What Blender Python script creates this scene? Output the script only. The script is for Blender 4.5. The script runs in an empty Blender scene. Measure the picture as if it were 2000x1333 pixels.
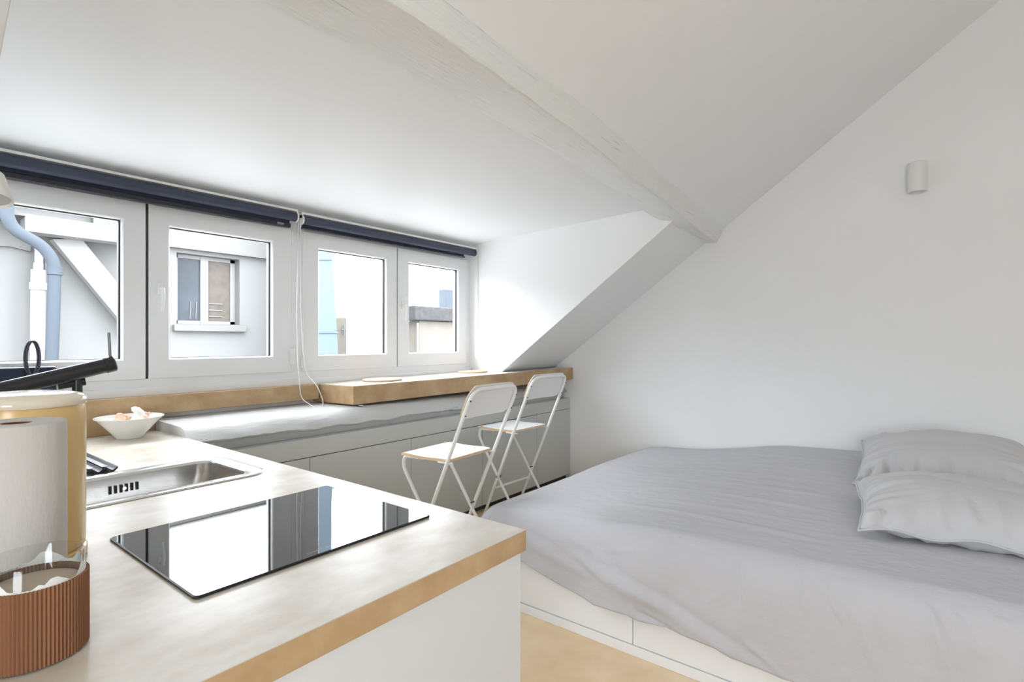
import bpy, bmesh, math, random
from mathutils import Vector, Matrix, noise
random.seed(7)
sc = bpy.context.scene
COL = sc.collection

# ------------------------------------------------------------------ camera
YAW = math.radians(38.0)
CZ = 1.385
cd = bpy.data.cameras.new('camera'); cam = bpy.data.objects.new('camera', cd); COL.objects.link(cam)
cd.sensor_width = 36.0; cd.lens = 1043/2000*36.0
cd.clip_start = 0.02; cd.clip_end = 200
cam.location = (0, 0, CZ)
cam.rotation_euler = (math.pi/2, 0, YAW - math.pi/2)
sc.camera = cam

# ------------------------------------------------------------------ sky, light, exposure
w = bpy.data.worlds.new('overcast_sky'); sc.world = w; w.use_nodes = True
nt = w.node_tree; nt.nodes.clear()
wo = nt.nodes.new('ShaderNodeOutputWorld'); bg = nt.nodes.new('ShaderNodeBackground')
tc = nt.nodes.new('ShaderNodeTexCoord'); sp = nt.nodes.new('ShaderNodeSeparateXYZ')
rp = nt.nodes.new('ShaderNodeValToRGB')
nt.links.new(tc.outputs['Generated'], sp.inputs[0]); nt.links.new(sp.outputs['Z'], rp.inputs[0])
rp.color_ramp.elements[0].position = 0.0; rp.color_ramp.elements[0].color = (.58,.60,.62,1)
rp.color_ramp.elements[1].position = 0.03; rp.color_ramp.elements[1].color = (.885,.94,1.0,1)
nt.links.new(rp.outputs[0], bg.inputs['Color']); bg.inputs['Strength'].default_value = 12.0
nt.links.new(bg.outputs[0], wo.inputs['Surface'])

def portal(name, loc, rot, sx, sy):
    l = bpy.data.lights.new(name, 'AREA'); l.shape = 'RECTANGLE'; l.size = sx; l.size_y = sy
    l.cycles.is_portal = True
    o = bpy.data.objects.new(name, l); COL.objects.link(o); o.location = loc; o.rotation_euler = rot
def sz_(y): return 3.303 - .7215*y
portal('window_portal', (2.0, 3.52, 1.68), (-math.pi/2, 0, 0), 3.5, 1.1)
portal('fill_opening_portal', (-1.68, -1.0, 1.55), (0, -math.pi/2, 0), 1.2, 1.4)  # portal for the added opening in the left wall

vs = sc.view_settings
vs.view_transform = 'Standard'; vs.look = 'None'; vs.exposure = 0.52; vs.gamma = 1.0; vs.use_curve_mapping = False
sc.cycles.max_bounces = 14; sc.cycles.diffuse_bounces = 8; sc.cycles.glossy_bounces = 5
sc.cycles.transparent_max_bounces = 16; sc.cycles.transmission_bounces = 8
sc.cycles.caustics_reflective = False; sc.cycles.sample_clamp_indirect = 6.0
sc.cycles.use_denoising = True

# ------------------------------------------------------------------ materials
def srgb(c):
    return tuple(((v/255)/12.92 if v/255 <= .04045 else ((v/255+.055)/1.055)**2.4) for v in c) + (1,)

def mat(name, col, rough=.5, metal=0, spec=.5, bump=0, bscale=40, bstretch=(1,1,1), var=0, vscale=3, vcol=None,
        vstretch=(1,1,1), coat=0, bdist=.002, sheen=0, rvar=0, detail=5, trans=0, ior=None, crack=None):
    m = bpy.data.materials.new(name); m.use_nodes = True; n = m.node_tree; b = n.nodes['Principled BSDF']
    b.inputs['Base Color'].default_value = col; b.inputs['Roughness'].default_value = rough
    b.inputs['Metallic'].default_value = metal; b.inputs['Specular IOR Level'].default_value = spec
    if coat: b.inputs['Coat Weight'].default_value = coat; b.inputs['Coat Roughness'].default_value = .05
    if sheen: b.inputs['Sheen Weight'].default_value = sheen
    if trans: b.inputs['Transmission Weight'].default_value = trans
    if ior: b.inputs['IOR'].default_value = ior
    t = n.nodes.new('ShaderNodeTexCoord')
    def noisetex(scale, stretch, det=detail):
        mp = n.nodes.new('ShaderNodeMapping'); mp.inputs['Scale'].default_value = stretch
        n.links.new(t.outputs['Object'], mp.inputs[0])
        x = n.nodes.new('ShaderNodeTexNoise'); x.inputs['Scale'].default_value = scale; x.inputs['Detail'].default_value = det
        x.inputs['Roughness'].default_value = .6
        n.links.new(mp.outputs[0], x.inputs['Vector']); return x
    if bump:
        x = noisetex(bscale, bstretch); bp = n.nodes.new('ShaderNodeBump')
        bp.inputs['Strength'].default_value = bump; bp.inputs['Distance'].default_value = bdist
        n.links.new(x.outputs['Fac'], bp.inputs['Height']); n.links.new(bp.outputs[0], b.inputs['Normal'])
    if crack:      # old drying cracks in the wood that the paint did not fill
        x = noisetex(13, crack, 8); r = n.nodes.new('ShaderNodeValToRGB')
        r.color_ramp.elements[0].position = .325; r.color_ramp.elements[1].position = .365
        r.color_ramp.elements[0].color = tuple(c*.70 for c in col[:3])+(1,); r.color_ramp.elements[1].color = col
        n.links.new(x.outputs['Fac'], r.inputs[0]); n.links.new(r.outputs[0], b.inputs['Base Color'])
    if var or vcol:
        x = noisetex(vscale, vstretch); r = n.nodes.new('ShaderNodeValToRGB')
        r.color_ramp.elements[0].position = .3; r.color_ramp.elements[1].position = .72
        r.color_ramp.elements[0].color = vcol if vcol else tuple(c*(1-var) for c in col[:3])+(1,)
        r.color_ramp.elements[1].color = col
        n.links.new(x.outputs['Fac'], r.inputs[0]); n.links.new(r.outputs[0], b.inputs['Base Color'])
        if rvar:
            mr = n.nodes.new('ShaderNodeMapRange'); mr.inputs['To Min'].default_value = rough-rvar; mr.inputs['To Max'].default_value = rough+rvar
            mr.inputs['From Min'].default_value = .35; mr.inputs['From Max'].default_value = .65
            n.links.new(x.outputs['Fac'], mr.inputs['Value']); n.links.new(mr.outputs[0], b.inputs['Roughness'])
    return m

def glass_mat(name, tint=(1,1,1,1), ior=1.45, base=0.0):
    m = bpy.data.materials.new(name); m.use_nodes = True; n = m.node_tree; n.nodes.clear()
    o = n.nodes.new('ShaderNodeOutputMaterial'); mx = n.nodes.new('ShaderNodeMixShader')
    tr = n.nodes.new('ShaderNodeBsdfTransparent'); gl = n.nodes.new('ShaderNodeBsdfGlossy'); lw = n.nodes.new('ShaderNodeLayerWeight'); pw = n.nodes.new('ShaderNodeMath'); fr = n.nodes.new('ShaderNodeMath')
    tr.inputs[0].default_value = tint; gl.inputs['Roughness'].default_value = .01; lw.inputs[0].default_value = .5; pw.operation = 'POWER'; pw.inputs[1].default_value = 5; fr.operation = 'MULTIPLY_ADD'; fr.inputs[1].default_value = .9; fr.inputs[2].default_value = base
    n.links.new(lw.outputs['Facing'], pw.inputs[0]); n.links.new(pw.outputs[0], fr.inputs[0])
    n.links.new(fr.outputs[0], mx.inputs[0]); n.links.new(tr.outputs[0], mx.inputs[1]); n.links.new(gl.outputs[0], mx.inputs[2])
    n.links.new(mx.outputs[0], o.inputs[0]); return m

M = {}
M['wall'] = mat('wall_paint', (.875,.885,.89,1), .6, bump=.12, bscale=9, bdist=.004, spec=.3)
M['ceil'] = mat('ceiling_paint', (.86,.875,.885,1), .6, bump=.10, bscale=6, bdist=.004, spec=.3)
M['beam'] = mat('painted_timber', (.83,.84,.83,1), .55, crack=(.06,5,5), bump=1.0, bscale=42, bstretch=(.055,1,1), bdist=.012, spec=.3)
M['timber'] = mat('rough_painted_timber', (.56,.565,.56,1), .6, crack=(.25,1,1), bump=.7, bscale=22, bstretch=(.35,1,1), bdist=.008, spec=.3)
M['greige'] = mat('cabinet_paint', (.56,.575,.56,1), .45, spec=.4)
M['pvc'] = mat('white_pvc', (.78,.79,.80,1), .3, spec=.5)
M['seal'] = mat('dark_seal', (.02,.022,.03,1), .5)
M['gap'] = mat('shadow_gap', (.05,.05,.05,1), .8)
M['glass'] = glass_mat('window_glass')
M['navy'] = mat('navy_fabric', srgb((60,66,84)), .6, bump=.2, bscale=300, bdist=.0006, spec=.4)
M['navy2'] = mat('navy_aluminium', srgb((24,27,40)), .35, spec=.5)
M['plastic'] = mat('white_plastic', (.80,.80,.78,1), .35)
M['conc'] = mat('waxed_concrete_sheen', srgb((228,225,219)), .34, vcol=srgb((192,180,160)), vscale=5, vstretch=(.9,1.5,1), bump=.12, bscale=7, bstretch=(3,1,1), bdist=.003, spec=.35, detail=7)  # top coloured paler than the beige edge; window sheen put into the colour
M['concedge'] = mat('waxed_concrete_edge', srgb((196,170,134)), .42, vcol=srgb((170,138,100)), vscale=7, bump=.3, bscale=25, bdist=.002, spec=.4)
M['floor'] = mat('waxed_concrete_floor', srgb((236,214,182)), .42, vcol=srgb((214,186,148)), vscale=3.0, bump=.1, bscale=6, bdist=.003, spec=.4)
M['cab'] = mat('white_laminate', (.66,.685,.71,1), .35)
M['bedw'] = mat('white_bed_laminate', (.82,.84,.86,1), .35)
M['steel'] = mat('brushed_steel', (.56,.55,.54,1), .22, metal=1, bump=.25, bscale=60, bstretch=(.2,3,1), bdist=.0008)
M['steelrim'] = mat('polished_steel', (.78,.78,.78,1), .16, metal=1)
M['hob'] = mat('black_glass', (.004,.004,.005,1), .015, spec=1.0, ior=1.75)
M['hobedge'] = mat('hob_edge', (.006,.006,.008,1), .3)
M['hobmark'] = mat('hob_print', (.35,.35,.36,1), .2)
M['black'] = mat('black_metal', (.012,.012,.014,1), .28, spec=.6)
M['rubber'] = mat('black_rubber', (.015,.015,.018,1), .5)
M['greystick'] = mat('brushed_grey', (.22,.24,.24,1), .35, metal=.6)
M['chairtube'] = mat('white_powder_coat', (.82,.82,.80,1), .3)
M['chairseat'] = mat('white_foil', (.80,.81,.81,1), .35)
M['ply'] = mat('plywood_edge', srgb((224,196,160)), .5, var=.2, vscale=30, vstretch=(1,1,8))
M['screw'] = mat('steel_screw', (.12,.12,.13,1), .35, metal=.8)
M['sheet'] = mat('grey_cotton', srgb((188,188,193)), .85, sheen=.15, bump=.5, bscale=9, bstretch=(1.6,1,1), bdist=.018, spec=.15, detail=7)
M['pillow'] = mat('grey_cotton_pillow', srgb((198,198,201)), .85, sheen=.15, bump=.45, bscale=14, bdist=.007, spec=.15, detail=6)
M['pillowback'] = mat('grey_cotton_pillow_back', srgb((188,188,190)), .85, sheen=.15, spec=.15)
M['bowl'] = mat('white_ceramic', (.85,.85,.82,1), .15, coat=.3)
M['paper'] = mat('paper_towel', (.60,.575,.545,1), .9, bump=.9, bscale=60, bstretch=(1,1,.35), bdist=.002, spec=.1)
M['card'] = mat('brown_card', srgb((112,66,40)), .8)
M['sleeve'] = mat('ribbed_card', srgb((150,106,78)), .75, spec=.2, var=.15, vscale=60, vstretch=(1,1,.05))
M['cupglass'] = glass_mat('jar_glass', (.96,.965,.96,1), 1.45, .045)
M['wax'] = mat('candle_wax', srgb((196,180,158)), .5)
M['label'] = mat('paper_residue', (.83,.84,.82,1), .7)
M['yellow'] = mat('yellow_plastic', srgb((228,194,132)), .25, spec=.5)
M['amber'] = mat('amber_plastic', srgb((222,170,70)), .22, spec=.5)
M['cream'] = mat('cream_plastic', srgb((236,226,204)), .15, coat=.4)
M['cork'] = mat('pale_cork', srgb((228,192,162)), .7, var=.15, vscale=60)
M['mat_rib'] = mat('grey_slat', srgb((92,94,108)), .35, spec=.5)
M['facade'] = mat('outdoor_render', (.126,.125,.122,1), .9, spec=.1)
M['facade2'] = mat('outdoor_trim', (.118,.115,.109,1), .8, var=.12, vscale=2, vstretch=(.5,1,3), spec=.1)
M['white_ext'] = mat('outdoor_white_paint', (.152,.15,.147,1), .6)
M['zinc'] = mat('blue_grey_pipe', srgb((62,67,73)), .8, spec=.1)
M['zincpale'] = mat('pale_zinc', srgb((80,89,95)), .9, spec=.05)
M['zincdark'] = mat('zinc_joint', srgb((53,62,72)), .5)
M['stone'] = mat('mossy_stone', srgb((52,51,51)), .9, var=.5, vscale=14, bump=.6, bscale=20, bdist=.02)
M['beige'] = mat('beige_render', srgb((82,77,70)), .9, var=.15, vscale=3)
M['stain'] = mat('stained_render', srgb((94,89,82)), .9, var=.25, vscale=3)
M['dark_pane'] = mat('dim_pane', srgb((62,66,71)), .3, var=.3, vscale=3, spec=.12)
M['brick'] = mat('brownish_pane', srgb((82,76,70)), .3, var=.3, vscale=5, spec=.12)
M['roof'] = mat('zinc_roof', srgb((120,128,138)), .5)
M['rail'] = mat('rail_white', (.16,.16,.16,1), .5)
M['shellw'] = mat('shell_white', (.86,.85,.83,1), .4)
M['shello'] = mat('shell_orange', srgb((222,160,120)), .45, vcol=srgb((240,224,205)), vscale=30)
M['shelly'] = mat('shell_amber', srgb((196,140,80)), .4, vcol=srgb((238,214,180)), vscale=40)
M['lampin'] = mat('lamp_inner', (.6,.61,.63,1), .4)

# ------------------------------------------------------------------ helpers
def box(bm, x0, x1, y0, y1, z0, z1, bev=0, seg=2):
    r = bmesh.ops.create_cube(bm, size=1)
    vs_ = r['verts']
    for v in vs_:
        v.co = Vector(((x0+x1)/2 + v.co.x*(x1-x0), (y0+y1)/2 + v.co.y*(y1-y0), (z0+z1)/2 + v.co.z*(z1-z0)))
    if bev:
        es = list({e for v in vs_ for e in v.link_edges})
        bmesh.ops.bevel(bm, geom=es, offset=bev, segments=seg, profile=.5, affect='EDGES')
    return bm

def hexa(bm, bot, top):
    vb = [bm.verts.new(p) for p in bot]; vt = [bm.verts.new(p) for p in top]; n = len(bot)
    bm.faces.new(vb[::-1]); bm.faces.new(vt)
    for i in range(n):
        bm.faces.new((vb[i], vb[(i+1)%n], vt[(i+1)%n], vt[i]))
    return bm

def tube(bm, pts, r, seg=12, caps=True, r2=None, closed=False):
    pts = [Vector(p) for p in pts]; n = len(pts); rings = []
    up = None
    for i, p in enumerate(pts):
        if closed: t = (pts[(i+1)%n]-pts[i-1]).normalized()
        elif i == 0: t = (pts[1]-p).normalized()
        elif i == n-1: t = (p-pts[i-1]).normalized()
        else: t = ((pts[i+1]-p).normalized()+(p-pts[i-1]).normalized()).normalized()
        if up is None:
            up = Vector((0,0,1)) if abs(t.z) < .9 else Vector((1,0,0))
        a = (up - t*up.dot(t)).normalized(); up = a; b = t.cross(a)
        rr = r if r2 is None else r + (r2-r)*i/(n-1)
        rings.append([bm.verts.new(p + (a*math.cos(2*math.pi*k/seg) + b*math.sin(2*math.pi*k/seg))*rr) for k in range(seg)])
    for i in range(n if closed else n-1):
        A = rings[i]; B = rings[(i+1)%n]
        for k in range(seg):
            bm.faces.new((A[k], A[(k+1)%seg], B[(k+1)%seg], B[k]))
    if caps and not closed:
        bm.faces.new(rings[0][::-1]); bm.faces.new(rings[-1])
    return bm

def smooth_path(pts, rad=.04, n=6):
    pts = [Vector(p) for p in pts]; out = [pts[0]]
    for i in range(1, len(pts)-1):
        a, b, c = pts[i-1], pts[i], pts[i+1]
        r = min(rad, (a-b).length*.45, (c-b).length*.45)
        p0 = b+(a-b).normalized()*r; p1 = b+(c-b).normalized()*r
        for k in range(n+1):
            t = k/n; out.append(p0*(1-t)**2 + b*2*t*(1-t) + p1*t*t)
    out.append(pts[-1]); return out

def lathe(bm, prof, c=(0,0,0), seg=48, fn=None):
    c = Vector(c); rings = []
    for r, z in prof:
        if r < 1e-6: rings.append([bm.verts.new(c+Vector((0,0,z)))])
        else:
            ring = []
            for k in range(seg):
                a = 2*math.pi*k/seg; rr = r*(fn(a) if fn else 1)
                ring.append(bm.verts.new(c+Vector((rr*math.cos(a), rr*math.sin(a), z))))
            rings.append(ring)
    for A, B in zip(rings, rings[1:]):
        if len(A) == 1 and len(B) == 1: continue
        for k in range(seg):
            k2 = (k+1) % seg
            if len(A) == 1: bm.faces.new((A[0], B[k2], B[k]))
            elif len(B) == 1: bm.faces.new((A[k], A[k2], B[0]))
            else: bm.faces.new((A[k], A[k2], B[k2], B[k]))
    return bm

def obj(name, bm, m, parent=None, smooth=False, normals=True, keep=False):
    """links bm as ONE mesh; bm is in world coordinates and is shifted to its root's origin"""
    if normals: bmesh.ops.recalc_face_normals(bm, faces=bm.faces)
    root = parent
    off = Vector((0,0,0))
    while root is not None:
        off += root.location; root = root.parent
    if off.length and not keep: bmesh.ops.translate(bm, verts=bm.verts, vec=-off)
    me = bpy.data.meshes.new(name); bm.to_mesh(me); bm.free()
    if smooth:
        for p in me.polygons: p.use_smooth = True
    ms = m if isinstance(m, (list, tuple)) else [m]
    for x in ms: me.materials.append(x)
    o = bpy.data.objects.new(name, me); COL.objects.link(o); o.parent = parent
    return o

def split_smooth(o, ang=35):
    me = o.data
    for p in me.polygons: p.use_smooth = True
    md = o.modifiers.new('edges', 'EDGE_SPLIT'); md.split_angle = math.radians(ang)
    return o

def thing(name, label, cat, loc=(0,0,0), group=None):
    o = bpy.data.objects.new(name, None); COL.objects.link(o); o.location = loc
    o.empty_display_size = .05
    tag(o, label, cat, group); return o

def tag(o, label, cat, group=None, kind=None):
    if label: o['label'] = label
    if cat: o['category'] = cat
    if group: o['group'] = group
    if kind: o['kind'] = kind
    return o

def struct(name, bm, m, label=None, cat=None, **k):
    o = obj(name, bm, m, **k); o['kind'] = 'structure'
    o['label'] = label; o['category'] = cat
    return o

B = bmesh.new

# ------------------------------------------------------------------ the room shell
SLZ, SLK = 3.303, .7215           # roof slope: z = SLZ - SLK*y
def sz(y): return SLZ - SLK*y
XW = 4.6                           # far gable wall
XL = -1.7                          # wall behind the kitchen, left of the frame
XC0, XC1 = .25, 3.747              # dormer cheeks
YW = 3.42
YB = -2.75
def dz(y): return 2.293 + (3.387-y)*.041   # dormer ceiling

struct('floor', box(B(), XL-.2, XW+.2, YB-.2, 3.6, -.12, 0), M['floor'], 'beige waxed concrete floor with cloudy marks', 'floor')
# gable wall with the bed against it
bm = B(); prof = [(YB-.2,0),(3.7,0),(3.7,4.2),(YB-.2,4.2)]
hexa(bm, [(XW,y,z) for y,z in prof], [(XW+.15,y,z) for y,z in prof])
struct('wall_right', bm, M['wall'], 'plain white gable wall behind the bed', 'wall')
bm = B()
box(bm, XL-.15, XL, YB-.2, 3.7, 0, .95); box(bm, XL-.15, XL, YB-.2, 3.7, 2.15, 4.2)
box(bm, XL-.15, XL, YB-.2, -1.7, .95, 2.15); box(bm, XL-.15, XL, -.3, 3.7, .95, 2.15)  # unseen opening added to let more daylight into the room
struct('wall_left', bm, M['wall'], 'white side wall left of the worktop with an added opening for fill light', 'wall')
# knee wall under the windows
bm = B(); box(bm, XL, XC0, 3.346, 3.6, 0, .9); box(bm, XC0, XC1, 3.346, 3.41, 0, .955); box(bm, XC0, XC1, 3.41, 3.62, 0, 1.07); box(bm, XC1, XW, 3.346, 3.6, 0, .9)
struct('wall_front', bm, M['wall'], 'low white wall under the row of windows', 'wall')
# rear wall behind the camera
bm = B()
box(bm, XL, XW, YB-.15, YB, 0, 3.2)
struct('wall_back', bm, M['wall'], 'white wall behind the camera', 'wall')
# sloped ceiling pieces
YR = -.75; T = .14
def slab(bm, x0, x1, ya, yb, n=1):
    hexa(bm, [(x0,ya,sz(ya)),(x1,ya,sz(ya)),(x1,yb,sz(yb)),(x0,yb,sz(yb))],
             [(x0,ya,sz(ya)+T),(x1,ya,sz(ya)+T),(x1,yb,sz(yb)+T),(x0,yb,sz(yb)+T)])
bm = B()
hexa(bm, [(XL,YR,sz(YR)),(XW,YR,sz(YR)),(XW,1.40,sz(1.40)),(XC1,1.36,sz(1.36)),(XL,1.235,sz(1.235))],
         [(XL,YR,sz(YR)+T),(XW,YR,sz(YR)+T),(XW,1.40,sz(1.40)+T),(XC1,1.36,sz(1.36)+T),(XL,1.235,sz(1.235)+T)])
slab(bm, XC1+.002, XW, 1.43, 3.36); slab(bm, XL, XC0-.002, 1.43, 3.36)
struct('ceiling_slope', bm, M['ceil'], 'white sloping attic ceiling', 'ceiling')
bm = B(); zr = sz(YR)
def rz_(y): return zr + (2.9-zr)*(y-YR)/(YB-YR)
def rslab(x0, x1, ya, yb):
    hexa(bm, [(x0,ya,rz_(ya)),(x1,ya,rz_(ya)),(x1,yb,rz_(yb)),(x0,yb,rz_(yb))], [(x0,ya,rz_(ya)+T),(x1,ya,rz_(ya)+T),(x1,yb,rz_(yb)+T),(x0,yb,rz_(yb)+T)])
rslab(XL, XW, YR, YB)
struct('ceiling_rear', bm, M['ceil'], 'rear slope of the attic ceiling', 'ceiling')
# dormer ceiling and cheeks
bm = B(); ya, yb = 1.36, 3.62
hexa(bm, [(XC0,ya,dz(ya)),(XC1,ya,dz(ya)),(XC1,yb,dz(yb)),(XC0,yb,dz(yb))],
         [(XC0,ya,dz(ya)+T),(XC1,ya,dz(ya)+T),(XC1,yb,dz(yb)+T),(XC0,yb,dz(yb)+T)])
struct('ceiling_dormer', bm, M['ceil'], 'flat white ceiling of the dormer above the windows', 'ceiling')
def cheek(name, x0, x1, lab):
    bm = B(); ybot = (SLZ-1.09)/SLK+.0
    poly = [(1.30, sz(1.30)), (3.62, sz(3.62)), (3.62, 2.45), (1.30, 2.45)]
    poly = [(1.30, sz(1.30)+.003), (3.30, sz(3.30)+.003), (3.62, .93), (3.62, 2.45), (1.30, 2.45)]
    hexa(bm, [(x0,y,z) for y,z in poly], [(x1,y,z) for y,z in poly])
    struct(name, bm, M['wall'], lab, 'wall')
cheek('wall_dormer_right', XC1, XC1+.12, 'bright white triangular cheek wall right of the windows')
cheek('wall_dormer_left', XC0-.12, XC0, 'white cheek wall at the left end of the windows')

# painted roof beam, uneven and hand hewn
def lerp(tab, x):
    for (a, *va), (b, *vb) in zip(tab, tab[1:]):
        if x <= b or (b, *vb) == tab[-1]:
            t = max(0, min(1, (x-a)/(b-a))); t = t if (x >= a and x <= b) else (0 if x < a else 1)
            return [p+(q-p)*t for p, q in zip(va, vb)]
#        x     YA    ZA    YB    ZB     YC    ZC
tabA = [(XL,  1.54, 2.375,1.215,2.350, 1.19, 2.475),
        (.30, 1.535,2.366,1.195,2.338, 1.188,2.470),
        (1.09,1.49, 2.362,1.172,2.312, 1.188,2.462),
        (1.90,1.50, 2.358,1.200,2.292, 1.210,2.440),
        (2.40,1.52, 2.352,1.240,2.275, 1.228,2.424),
        (3.20,1.57, 2.338,1.298,2.254, 1.275,2.390),
        (3.74,1.60, 2.300,1.345,2.232, 1.305,2.368),
        (3.765,1.475,2.234,1.346,2.232,1.306,2.367),
        (4.20,1.478,2.226,1.385,2.218, 1.325,2.352),
        (XW,  1.485,2.215,1.41, 2.210, 1.340,2.340)]
bm = B(); rows = []; N = 150
for i in range(N+1):
    x = XL + (XW-XL)*i/N
    ya, za, yb_, zb, yc, zc = lerp(tabA, x)
    wob = lambda k, s=.006: s*noise.noise(Vector((x*2.3, k*7.1, 0))) + s*.5*noise.noise(Vector((x*9, k*3.3, 5)))
    A_ = Vector((x, ya+wob(1), za+wob(2,.004)-.002)); Bp = Vector((x, yb_+wob(3,.012), zb+wob(4,.008))); Cp = Vector((x, yc+wob(5,.008), zc))
    row = [Vector((x, A_.y+.004, A_.z+.08)), A_]
    for k in range(1, 8):
        p = A_.lerp(Bp, k/8); p.z += .004*noise.noise(Vector((x*3, k*1.7, 9))) + .0025*noise.noise(Vector((x*1.2, k*4.7, 3))); row.append(p)
    row += [Bp.lerp(A_, .02), Bp+Vector((0,-.002,.004)), Bp.lerp(Cp,.5)+Vector((0,-.006+wob(8,.006),0)), Cp, Vector((x, Cp.y, Cp.z+.10)), Vector((x, A_.y, Cp.z+.10))]
    rows.append([bm.verts.new(p) for p in row])
for R0, R1 in zip(rows, rows[1:]):
    for k in range(len(R0)-1): bm.faces.new((R0[k], R0[k+1], R1[k+1], R1[k]))
    bm.faces.new((R0[-1], R0[0], R1[0], R1[-1]))
bm.faces.new(rows[0]); bm.faces.new(rows[-1][::-1])
o = obj('ceiling_beam', bm, M['beam'], smooth=True); tag(o, 'long uneven white-painted timber beam crossing the attic ceiling', 'beam')
split_smooth(o, 40)

# ------------------------------------------------------------------ windows
FY0, FY1 = YW, YW+.07
def window(name, x0, x1, sashes, lab, handles):
    z0, z1 = 1.118, 2.20
    root = thing(name, lab, 'window', ((x0+x1)/2, YW+.03, z0)); root['kind'] = 'structure'
    bm = B()
    box(bm, x0, x1, FY0+.012, FY1+.02, z0, 1.19, .003); box(bm, x0, x1, FY0+.012, FY1+.02, 2.13, z1+.09, .003)
    box(bm, x0+.0005, sashes[0][0]+.03, FY0+.0135, FY1+.018, z0+.01, z1); box(bm, sashes[-1][1]-.03, x1-.0005, FY0+.0135, FY1+.018, z0+.01, z1)
    obj('window_frame', bm, M['pvc'], root)
    for i, (a, b, ga, gb) in enumerate(sashes):
        s0, s1, g0, g1 = 1.173, 2.15, 1.288, 2.038
        bm = B()
        # mitred sash profile, four prisms with a sloping inner bead
        def ring(xa, xb, za, zb, y): return [bm.verts.new((xa,y,za)), bm.verts.new((xb,y,za)), bm.verts.new((xb,y,zb)), bm.verts.new((xa,y,zb))]
        bd = .010
        R = [ring(a, b, s0, s1, FY1), ring(a, b, s0, s1, FY0+.004), ring(a+.004, b-.004, s0+.004, s1-.004, FY0),
             ring(ga-bd, gb+bd, g0-bd, g1+bd, FY0), ring(ga-bd*.4, gb+bd*.4, g0-bd*.4, g1+bd*.4, FY0+.006), ring(ga, gb, g0, g1, FY0+.022), ring(ga, gb, g0, g1, FY1)]
        for P, Q in zip(R, R[1:]+R[:1]):
            for k in range(4): bm.faces.new((P[k], P[(k+1)%4], Q[(k+1)%4], Q[k]))
        sash = obj('sash', bm, M['pvc'], root)
        bm = B(); e = .005; yy = FY0+.0215
        for (xa,xb,za,zb) in ((ga,gb,g1-e,g1),(ga,gb,g0,g0+e*.5),(gb-e*1.4,gb,g0,g1),(ga,ga+e*.5,g0,g1)):
            box(bm, xa, xb, yy, yy+.016, za, zb)
        obj('glazing_seal', bm, M['seal'], sash)
        bm = B(); box(bm, ga, gb, yy+.006, yy+.012, g0, g1); obj('pane', bm, M['glass'], sash)
        if handles[i] is not None:
            hx = handles[i]; bm = B()
            zc = 1.68
            box(bm, hx-.014, hx+.014, FY0-.012, FY0, zc-.035, zc+.035, .006)
            tube(bm, [(hx,FY0-.01,zc),(hx,FY0-.045,zc)], .009, 14)
            tube(bm, smooth_path([(hx,FY0-.045,zc+.004),(hx+.004,FY0-.046,zc-.05),(hx-.004,FY0-.044,zc-.13)],.03), .0085, 12, r2=.0065)
            h = obj('handle', bm, M['plastic'], root); split_smooth(h)
    # hinge covers
    bm = B()
    for x in (sashes[0][0]-.006, sashes[-1][1]+.006):
        for z in (1.20, 2.06): tube(bm, [(x,FY0+.004,z),(x,FY0+.004,z+.07)], .0065, 10)
    split_smooth(obj('hinge', bm, M['pvc'], root))
    bm = B(); xm = (sashes[0][1]+sashes[1][0])/2; box(bm, xm-.006, xm+.006, FY0+.012, FY0+.03, 1.175, 2.15)
    obj('meeting_gap', bm, M['gap'], root)
window('window_1', .252, 1.984, [(.262,1.083,.372,.969),(1.0975,1.942,1.206,1.802)], 'white double window over the sink, left of the middle post', [None, 1.150])
window('window_2', 1.984, XC1, [(2.025,2.857,2.152,2.743),(2.866,3.690,2.989,3.573)], 'white double window over the breakfast bar, right of the middle post', [None, 2.915])
# board between the frames and the ledge
bm = B(); box(bm, XC0, XC1, YW-.012, YW+.07, 1.075, 1.125)
struct('trim_1', bm, M['wall'], 'white board under the window frames', 'trim')

# roller blinds
def blind(x0, x1, rz, hem, lab, hemz0, hemz1, hx1, tagx):
    t = thing('roller_blind', lab, 'blind', ((x0+x1)/2, 3.35, rz), 'roller blinds above the windows')
    y = 3.345
    bm = B(); tube(bm, [(x0,y,rz),(x1,y,rz)], .029, 32); split_smooth(obj('blind_roller', bm, M['navy'], t))
    bm = B(); box(bm, x0-.005, x1+.005, y-.016, y+.03, rz+.036, rz+.05, .002); obj('mounting_rail', bm, M['plastic'], t)
    bm = B(); box(bm, x0+.012, hx1-.004, y+.025, y+.027, hemz1-.01, rz); obj('blind_fabric', bm, M['navy'], t)
    bm = B(); box(bm, x0+.01, hx1, y+.012, y+.040, hemz0, hemz1, .005, 3); h = obj('bottom_bar', bm, M['navy2'], t)
    bm = B(); box(bm, tagx-.035, tagx+.01, y+.0105, y+.0125, hemz0+.008, hemz1-.006); obj('maker_tag', bm, M['greystick'], h)
    for x, s in ((x0, -1), (x1, 1)):
        bm = B(); lathe(bm, [(0,-.004),(.033,-.004),(.033,.004),(0,.004)], seg=28)
        bmesh.ops.rotate(bm, verts=bm.verts, matrix=Matrix.Rotation(math.pi/2, 3, 'Y')); bmesh.ops.translate(bm, verts=bm.verts, vec=(x+s*.006, y, rz))
        box(bm, x+s*.006-.004, x+s*.006+.004, y-.016, y+.06, rz+.01, rz+.052, .002)
        obj('bracket', bm, M['plastic'], t)
    return t
blind(.262, 1.925, 2.215, 0, 'navy roller blind above the sink window, left of the two', 2.143, 2.172, 1.902, 1.84)
blind(1.975, 3.715, 2.205, 0, 'navy roller blind above the bar window, right of the two', 2.150, 2.164, 3.60, 3.50)
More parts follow.
